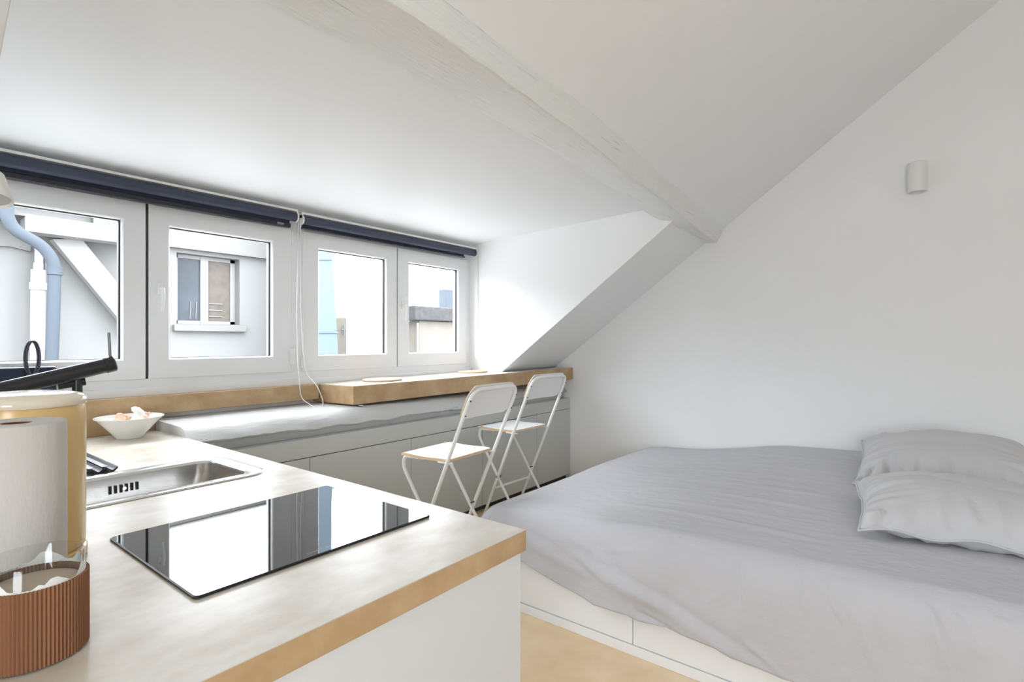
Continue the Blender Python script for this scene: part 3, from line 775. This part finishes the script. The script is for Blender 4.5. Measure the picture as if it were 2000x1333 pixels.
# bedspread, one continuous cloth
def smoothstep(a, b, x):
    t = max(0, min(1, (x-a)/(b-a))); return t*t*(3-2*t)
PX0, QY1 = bx0+.07, 1.85      # where the cloth starts to bend down
R0 = .15
sheet_lift = 0
folds = [  # (p0,q0,p1,q1,width,amp) in unfolded cloth coordinates; p runs across, q along the bed
    (2.10,1.72,1.86,.92,.030,.016),(2.10,1.62,1.80,.80,.028,-.010),(2.02,1.30,1.78,.60,.03,.014),(1.98,1.05,1.76,.40,.022,-.010),
    (2.12,1.38,2.0,1.1,.02,.006),
    (2.1,.22,1.78,.08,.02,.012),(2.12,.0,1.78,-.1,.02,.012),(2.05,.9,1.85,.86,.012,.006),
    (2.55,1.25,2.46,.30,.018,.006),(2.70,1.20,2.66,.36,.016,.005),(2.95,1.3,2.92,.32,.018,.006),(3.2,1.2,3.2,.3,.02,.006),(3.5,1.3,3.5,.4,.02,.006),(3.8,1.25,3.75,.4,.02,.006),(4.15,1.3,4.1,.4,.02,.007),
    (2.134,0.588,1.987,0.564,0.010,-0.007), (2.134,0.577,1.984,0.555,0.010,0.006), (1.987,0.564,1.844,0.568,0.010,0.005),
    (2.113,0.364,2.005,0.364,0.009,-0.008), (2.127,0.351,2.001,0.350,0.010,0.006), (2.134,0.307,2.006,0.227,0.011,0.008),
    (2.134,0.319,1.994,0.242,0.010,-0.005), (2.134,-0.049,2.011,-0.130,0.011,0.008), (2.134,0.004,1.945,-0.061,0.011,0.008),
    (1.838,0.998,1.778,0.796,0.013,-0.016), (1.848,0.555,1.748,0.399,0.013,0.010), (1.932,0.898,1.761,0.898,0.008,0.004),
    (2.067,1.145,2.089,0.951,0.008,0.004), (2.036,1.305,1.924,1.120,0.018,0.008), (2.105,0.154,1.938,0.099,0.012,0.007),
    (2.134,-0.150,2.125,-0.206,0.012,0.007), (2.123,0.469,1.927,0.434,0.012,0.005), (1.942,0.693,2.025,0.615,0.010,0.004),
    (2.647,0.899,2.728,0.319,0.012,0.004), (3.200,0.703,3.206,0.319,0.012,0.004), (3.740,0.883,3.813,0.366,0.012,0.004),
    (3.285,0.946,3.318,0.472,0.012,-0.004), (2.908,0.501,2.919,0.270,0.010,0.003)]
def seg_d(px, py, f):
    ax_, ay, bx_, by_ = f[:4]; dx, dy = bx_-ax_, by_-ay; L2 = dx*dx+dy*dy
    t = ((px-ax_)*dx+(py-ay)*dy)/L2; tc_ = max(0, min(1, t))
    d2 = (px-ax_-tc_*dx)**2+(py-ay-tc_*dy)**2
    fade = max(0, min(1, min(t+.05, 1.05-t)*5)); return d2, fade
def topz(x, y):
    z = .575 - .012*smoothstep(.0, 1.2, y) - .078*smoothstep(.7, 1.95, y)
    z -= .05*smoothstep(4.25, 4.6, x)*smoothstep(.8,1.6,y)
    z += .012*noise.noise(Vector((x*1.3, y*1.1, 0)))
    return z
def hem(q):   # length of cloth hanging below the start of the bend, along the front
    tab = [(-1.2,.50),(.2,.50),(.45,.50),(.60,.485),(.66,.465),(.80,.46),(.98,.455),(1.03,.44),(1.20,.435),(1.35,.385),(1.50,.335),(1.62,.30),(1.75,.27),(1.88,.26)]
    return lerp(tab, q)[0]
def cloth(p, q):
    a = max(0, PX0-p); b_ = max(0, q-QY1)
    if a > 0 and b_ > 0:
        rad = max(a, b_); th = math.atan2(b_, a); dirx, diry = -math.cos(th), math.sin(th)
    elif a > 0: rad = a; dirx, diry = -1, 0
    elif b_ > 0: rad = b_; dirx, diry = 0, 1
    else: rad = 0; dirx = diry = 0
    cx, cy = max(p, PX0), min(q, QY1)
    z = topz(cx, cy)
    hang = R0*math.pi/2
    if rad < hang:
        ang = rad/R0; out = R0*math.sin(ang); drop = R0*(1-math.cos(ang)); nrm = Vector((dirx*math.sin(ang), diry*math.sin(ang), math.cos(ang)))
    else:
        e = rad-hang; out = R0 + e*.02; drop = R0+e; nrm = Vector((dirx, diry, .05))
    out *= .62 if dirx or diry else 1
    P_ = Vector((cx+dirx*out, cy+diry*out, z-drop))
    disp = 0
    for f in folds:
        d2, fd = seg_d(p, q, f)
        if d2 < (f[4]*3.5)**2: disp += (.75 if p < 2.3 else 1.3)*f[5]*fd*math.exp(-d2/(f[4]**2))
    dr = max(0, min(1, (rad-.08)/.25))
    disp += dr*(.012*noise.noise(Vector((q*4.5+p*1.5, p*1.5, 3))) + .012*(1+noise.noise(Vector((q*1.7, p*1.2, 7)))))
    if b_ > 0: disp += dr*.020*(1+math.sin(math.atan2(b_, max(a,1e-4))*9 + p*22))*.8
    disp += .0022*noise.noise(Vector((p*13, q*7, 1))) + .0012*noise.noise(Vector((p*31, q*17, 1)))
    return P_ + nrm*disp
bm = B()
qs = [-1.0 + (QY1+1.0)*i/400 for i in range(401)]
ps_top = [PX0 + (XW-.012-PX0)*i/190 for i in range(191)]
NR = 72
grid = []
QF = .34
for q_ in qs + [QY1 + QF*k/NR for k in range(1, NR+1)]:
    H_ = hem(min(q_, QY1))
    row = []
    for k in range(NR, 0, -1):
        row.append(bm.verts.new(cloth(PX0 - (H_ if q_ <= QY1 else max(H_, .31))*k/NR, q_)))
    for p_ in ps_top: row.append(bm.verts.new(cloth(p_, q_)))
    grid.append(row)
for r0, r1 in zip(grid, grid[1:]):
    for k in range(len(r0)-1): bm.faces.new((r0[k], r0[k+1], r1[k+1], r1[k]))
sheet = obj('bedspread', bm, M['sheet'], smooth=True)
md = sheet.modifiers.new('thick', 'SOLIDIFY'); md.thickness = .006; md.offset = 1
tag(sheet, 'wrinkled grey cotton bedspread draped over the whole bed', 'bedspread')

# pillows
def pillow(name, lab, c, sx, sy, th, rot, seed, grp, flange=.02, bow=.0):
    t = thing(name, lab, 'pillow', c, grp)
    NXp, NYp = 70, 70
    for side, nm, mt in ((1,'pillow_cover',M['pillow']),(-1,'pillow_underside',M['pillowback'])):
        bm = B(); g = []
        for i in range(NXp+1):
            row = []
            for j in range(NYp+1):
                u = i/NXp*2-1; v = j/NYp*2-1
                # edges pull in between the corners
                x = u*sx/2*(1-.07*(1-v*v)**1.0*abs(u)**3); y = v*sy/2*(1-.07*(1-u*u)*abs(v)**3)
                inner = max(0, 1-abs(u)**2.4)*max(0, 1-abs(v)**2.4)
                z = th*inner**.52
                du, dv = 1-abs(u), 1-abs(v); e = min(du, dv)
                # gathers that run inward from the seams
                along = v if du < dv else u
                w1 = noise.noise(Vector((along*6.5, seed+(0 if du<dv else 9), e*.8)))
                w2 = noise.noise(Vector((along*13, seed+3+(0 if du<dv else 9), e*1.6)))
                g_ = math.exp(-e/.26)*min(1, e/.05)
                z += side*0 + (th*.28*w1 + th*.16*w2)*g_
                z += th*.07*noise.noise(Vector((x*7, y*7, seed+20)))*min(1,e/.1)
                z = z if side > 0 else -z*.42
                z += .010*math.sin(along*9+seed)*max(0,1-e/.12) + bow*(u*u)
                row.append(bm.verts.new((x, y, z)))
            g.append(row)
        for r0, r1 in zip(g, g[1:]):
            for k in range(NYp): bm.faces.new((r0[k], r0[k+1], r1[k+1], r1[k]))
        o = obj(nm, bm, mt, t, smooth=True, keep=True)
    # stitched seam all round
    bm = B(); pts = []
    for k in range(240):
        s = k/60; si = int(s); f = s-si; u, v = [(-1+2*f,-1),(1,-1+2*f),(1-2*f,1),(-1,1-2*f)][si]
        x = u*sx/2*(1-.07*(1-v*v)*abs(u)**3); y = v*sy/2*(1-.07*(1-u*u)*abs(v)**3)
        al = v if abs(u) > abs(v) else u
        pts.append((x*1.005, y*1.005, .010*math.sin(al*9+seed)+bow*u*u))
    tube(bm, pts, .0045, 6, closed=True); obj('seam', bm, M['pillow'], t, smooth=True, keep=True)
    t.rotation_euler = rot; return t
pillow('pillow', 'plump grey pillow nearest the camera, cut by the right edge', (2.96,-.12,.642), .68, .78, .150, (math.radians(0),math.radians(-3),math.radians(7)), 1.3, 'grey pillows on the bed')
pillow('pillow', 'grey pillow against the gable wall, behind the nearer one', (3.93,-.06,.672), .80, .82, .165, (math.radians(-4),math.radians(-8),math.radians(2)), 5.1, 'grey pillows on the bed')

# ------------------------------------------------------------------ gable wall fittings
wl = thing('wall_spotlight', 'small white cylinder spotlight high on the gable wall', 'lamp', (XW-.085,.062,2.49))
bm = B(); lathe(bm, [(0,.10),(.052,.10),(.055,.097),(.055,-.097),(.053,-.10),(.049,-.10),(.049,-.07),(0,-.07)], (XW-.075,.062,2.49), 40)
split_smooth(obj('lamp_body', bm, M['plastic'], wl), 40)
bm = B(); lathe(bm, [(0,-.068),(.048,-.068),(.048,-.066),(0,-.066)], (XW-.075,.062,2.49), 32); obj('reflector', bm, M['lampin'], wl)
bm = B(); tube(bm, [(XW-.022,.062,2.49),(XW-.0005,.062,2.49)], .03, 24); split_smooth(obj('wall_mount', bm, M['plastic'], wl))
so = thing('wall_socket', 'white wall socket half hidden behind the far pillow', 'socket', (XW-.006,-.33,.70))
bm = B(); box(bm, XW-.011, XW-.0005, -.385, -.300, .655, .740, .003); obj('socket_plate', bm, M['plastic'], so)
bm = B()
for yy in (-.335, -.352): tube(bm, [(XW-.0125,yy,.70),(XW-.0105,yy,.70)], .003, 10)
obj('socket_holes', bm, M['rubber'], so)

# ------------------------------------------------------------------ the buildings across the courtyard
F = 8.5
CO, SI = math.cos(YAW), math.sin(YAW)
def ext(px, py, y):      # a point of the far plane at distance y, measured along a sight line
    t = (px-1000)/1043; b_ = SI-CO*t; d_ = y/b_
    return Vector((d_*(CO+SI*t), y, CZ+(667-py)/1043*d_))
hs = thing('neighbouring_house', 'pale rendered house across the courtyard', 'house', (1.0,F,-4))
bm = B()
wx0, wx1 = ext(345,560,F).x, ext(468,560,F).x; wz0, wz1 = ext(400,634,F).z, ext(400,500,F).z
xe = 5.55
box(bm, -9, wx0, F, F+.5, -4, 3.04); box(bm, wx1, xe, F, F+.5, -4, 3.04); box(bm, wx0, wx1, F, F+.5, -4, wz0); box(bm, wx0, wx1, F, F+.5, wz1, 3.04)
obj('facade', bm, M['facade'], hs)
bm = B(); zb = ext(400,493,F).z; box(bm, ext(331,490,F).x-.9, xe, F-.10, F, zb, 3.04); obj('roof_band', bm, M['facade2'], hs)
bm = B(); box(bm, wx0-.06, wx1+.07, F-.09, F, wz0-.11, wz0-.02, .01); obj('window_sill', bm, M['facade2'], hs)
# its window
wn = bpy.data.objects.new('window', None); COL.objects.link(wn); wn.parent = hs; wn.location = Vector((0,0,0))
bm = B(); y0_ = F+.16; xm = (wx0+wx1)/2-.005
box(bm, wx0, wx1, y0_, y0_+.06, wz0-.02, wz0+.05); box(bm, wx0, wx1, y0_, y0_+.06, wz1-.05, wz1)
for xx in (wx0, wx1-.07): box(bm, xx, xx+.07, y0_, y0_+.06, wz0, wz1)
box(bm, xm-.06, xm+.05, y0_-.01, y0_+.06, wz0, wz1)
obj('window_frame', bm, M['white_ext'], wn)
bm = B(); box(bm, wx0+.07, xm-.06, y0_+.02, y0_+.03, wz0+.05, wz1-.05); obj('pane', bm, M['dark_pane'], wn)
bm = B(); box(bm, xm+.05, wx1-.07, y0_+.02, y0_+.03, wz0+.05, wz1-.05); obj('pane', bm, M['brick'], wn)
bm = B()
for z_ in (wz0+.12, wz0+.22, wz0+.32): tube(bm, [(xm+.06,y0_+.005,z_),(xm+.26,y0_+.005,z_)], .006, 8)
for x_ in (xm-.20, xm-.12, xm-.05): tube(bm, [(x_,y0_+.005,wz0+.08),(x_+.01,y0_+.005,wz0+.34)], .004, 8)
obj('drying_rack', bm, M['rail'], wn)
# eaves beam, brace, pipes
bm = B(); e0 = ext(49,452,F-.45); box(bm, e0.x, ext(290,470,F-.45).x, F-.45, F-.2, e0.z, e0.z+.17, .008); obj('eaves_beam', bm, M['white_ext'], hs)
bm = B(); box(bm, e0.x-.4, ext(290,470,F-.2).x, F-.44, F, e0.z+.172, e0.z+.20); obj('soffit', bm, M['facade2'], hs)
bm = B(); yb2 = F-.22
A4 = [ext(103,468,yb2), ext(160,468,yb2), ext(300,640,yb2), ext(262,660,yb2)]
hexa(bm, [tuple(p) for p in A4], [(p.x,p.y+.16,p.z) for p in A4]); obj('diagonal_brace', bm, M['white_ext'], hs)
bm = B(); A4 = [ext(4,432,F-.05), ext(60,470,F-.05), ext(60,492,F-.05), ext(20,482,F-.05), ext(-30,480,F-.05), ext(-30,432,F-.05)]
hexa(bm, [tuple(p) for p in A4], [(p.x,p.y+.04,p.z) for p in A4]); obj('eaves_shadow_board', bm, M['facade2'], hs)
def pipe(name, lab, pts, r, y, m, sockets=()):
    bm = B(); P_ = [ext(a_, b_, y) for a_, b_ in pts]
    tube(bm, smooth_path(P_, .12, 5), r, 20)
    for (a_, b_) in sockets:
        c_ = ext(a_, b_, y); tube(bm, [c_+Vector((0,0,-.045)), c_+Vector((0,0,.045))], r*1.18, 20)
    o = obj(name, bm, m, hs); split_smooth(o, 45); o['label'] = lab
pipe('rainwater_pipe', 'blue-grey rainwater pipe with an offset bend', [(13,330),(13,425),(28,450),(85,482),(107,515),(105,600),(99,760)], .062, F-.55, M['zinc'], [(107,530)])
pipe('soil_pipe', 'white soil pipe', [(76,486),(76,760)], .042, F-.12, M['white_ext'], [(75,522)])
pipe('soil_pipe', 'white soil pipe, wider lower length', [(75,528),(73,760)], .072, F-.16, M['white_ext'], [(75,560)])
pipe('vent_pipe', 'thin pale pipe', [(90,496),(88,760)], .022, F-.10, M['facade2'])
bm = B(); box(bm, -9, xe+.1, F-.12, F+.6, 3.04, 3.07); obj('roof_edge', bm, M['white_ext'], hs)

# pale zinc-clad stack
bm = B(); y_ = 7.6
T0 = [ext(585,693,y_), ext(661,693,y_), ext(648,470,y_), ext(646,250,y_), ext(585,250,y_)]
T0[0].z = -4; T0[1].z = -4; T0[1].x += .12
T0.insert(2, ext(660.5,693,y_))
hexa(bm, [tuple(p) for p in T0], [(p.x-.0,p.y+.7,p.z) for p in T0])
zs = thing('zinc_stack', 'tall pale blue zinc-clad stack seen through the third window pane', 'chimney', (T0[0].x,y_,-4)); obj('cladding', bm, M['zincpale'], zs)
for py_ in (508, 651):
    bm = B(); a_ = ext(586,py_,y_-.01); b2 = ext(648 if py_ < 600 else 659,py_,y_-.01); tube(bm, [a_, b2], .010, 8)
    obj('lap_joint', bm, M['zincdark'], zs)
# beige chimney with an aerial
y_ = 9.5; a_ = ext(656,621,y_); b2 = ext(677,693,y_)
ch = thing('beige_chimney', 'small beige rendered chimney block right of the zinc stack', 'chimney', (a_.x,y_,-4))
bm = B(); box(bm, a_.x, b2.x, y_, y_+.5, -4, a_.z); obj('chimney_body', bm, M['beige'], ch)
bm = B(); c_ = ext(672,645,y_-.05); tube(bm, [c_+Vector((0,0,.10)), c_+Vector((0,0,-.12))], .012, 8); tube(bm, [c_+Vector((-.06,0,0)), c_+Vector((.05,0,.01))], .012, 8)
tube(bm, [c_+Vector((.03,0,0)), ext(722,648,y_-.05)], .006, 8)
obj('aerial', bm, M['zincdark'], ch)
# wall with mossy coping
y_ = 7.0; a_ = ext(801,603,y_); b2 = ext(1010,622,y_)
cw = thing('courtyard_wall', 'pale rendered wall with grey mossy coping outside the rightmost pane', 'wall', (a_.x,y_,-4))
bm = B(); box(bm, a_.x, b2.x+2, y_-.12, y_+.45, ext(801,626,y_).z, ext(845,601,y_).z, .02); obj('coping', bm, M['stone'], cw)
bm = B(); box(bm, ext(819,650,y_).x, b2.x+2, y_, y_+.3, -4, ext(801,627,y_).z); obj('rendered_wall', bm, M['stain'], cw)
bm = B(); c_ = ext(816,660,y_-.06); tube(bm, [(c_.x,c_.y,-4),(c_.x,c_.y,ext(816,632,y_).z)], .018, 8); obj('drain_pipe', bm, M['white_ext'], cw)
y_ = 11.0; a_ = ext(869,540,y_)
fb = thing('far_building', 'grey building corner above the mossy coping', 'building', (a_.x,y_,-4))
bm = B(); box(bm, a_.x, a_.x+4, y_, y_+.25, -4, ext(869,566,y_).z); obj('walls', bm, M['zinc'], fb)
bm = B(); zz = ext(869,566,y_).z; hexa(bm, [(a_.x,y_,zz),(a_.x+4,y_,zz),(a_.x+4,y_+.25,zz),(a_.x,y_+.25,zz)], [(a_.x+.05,y_+.1,zz+1.3),(a_.x+4,y_+.1,zz+1.3),(a_.x+4,y_+.25,zz+1.3),(a_.x+.05,y_+.25,zz+1.3)]); obj('roof', bm, M['roof'], fb)
# unseen pale slab added below the windows to bounce daylight onto the dormer ceiling
bm = B(); box(bm, -9, 14, 3.63, F-.01, .35, .5)
o = obj('bounce_slab', bm, mat('pale_bounce', (.34,.34,.335,1), .9)); tag(o, 'added unseen pale slab bouncing daylight up through the windows', 'roof')
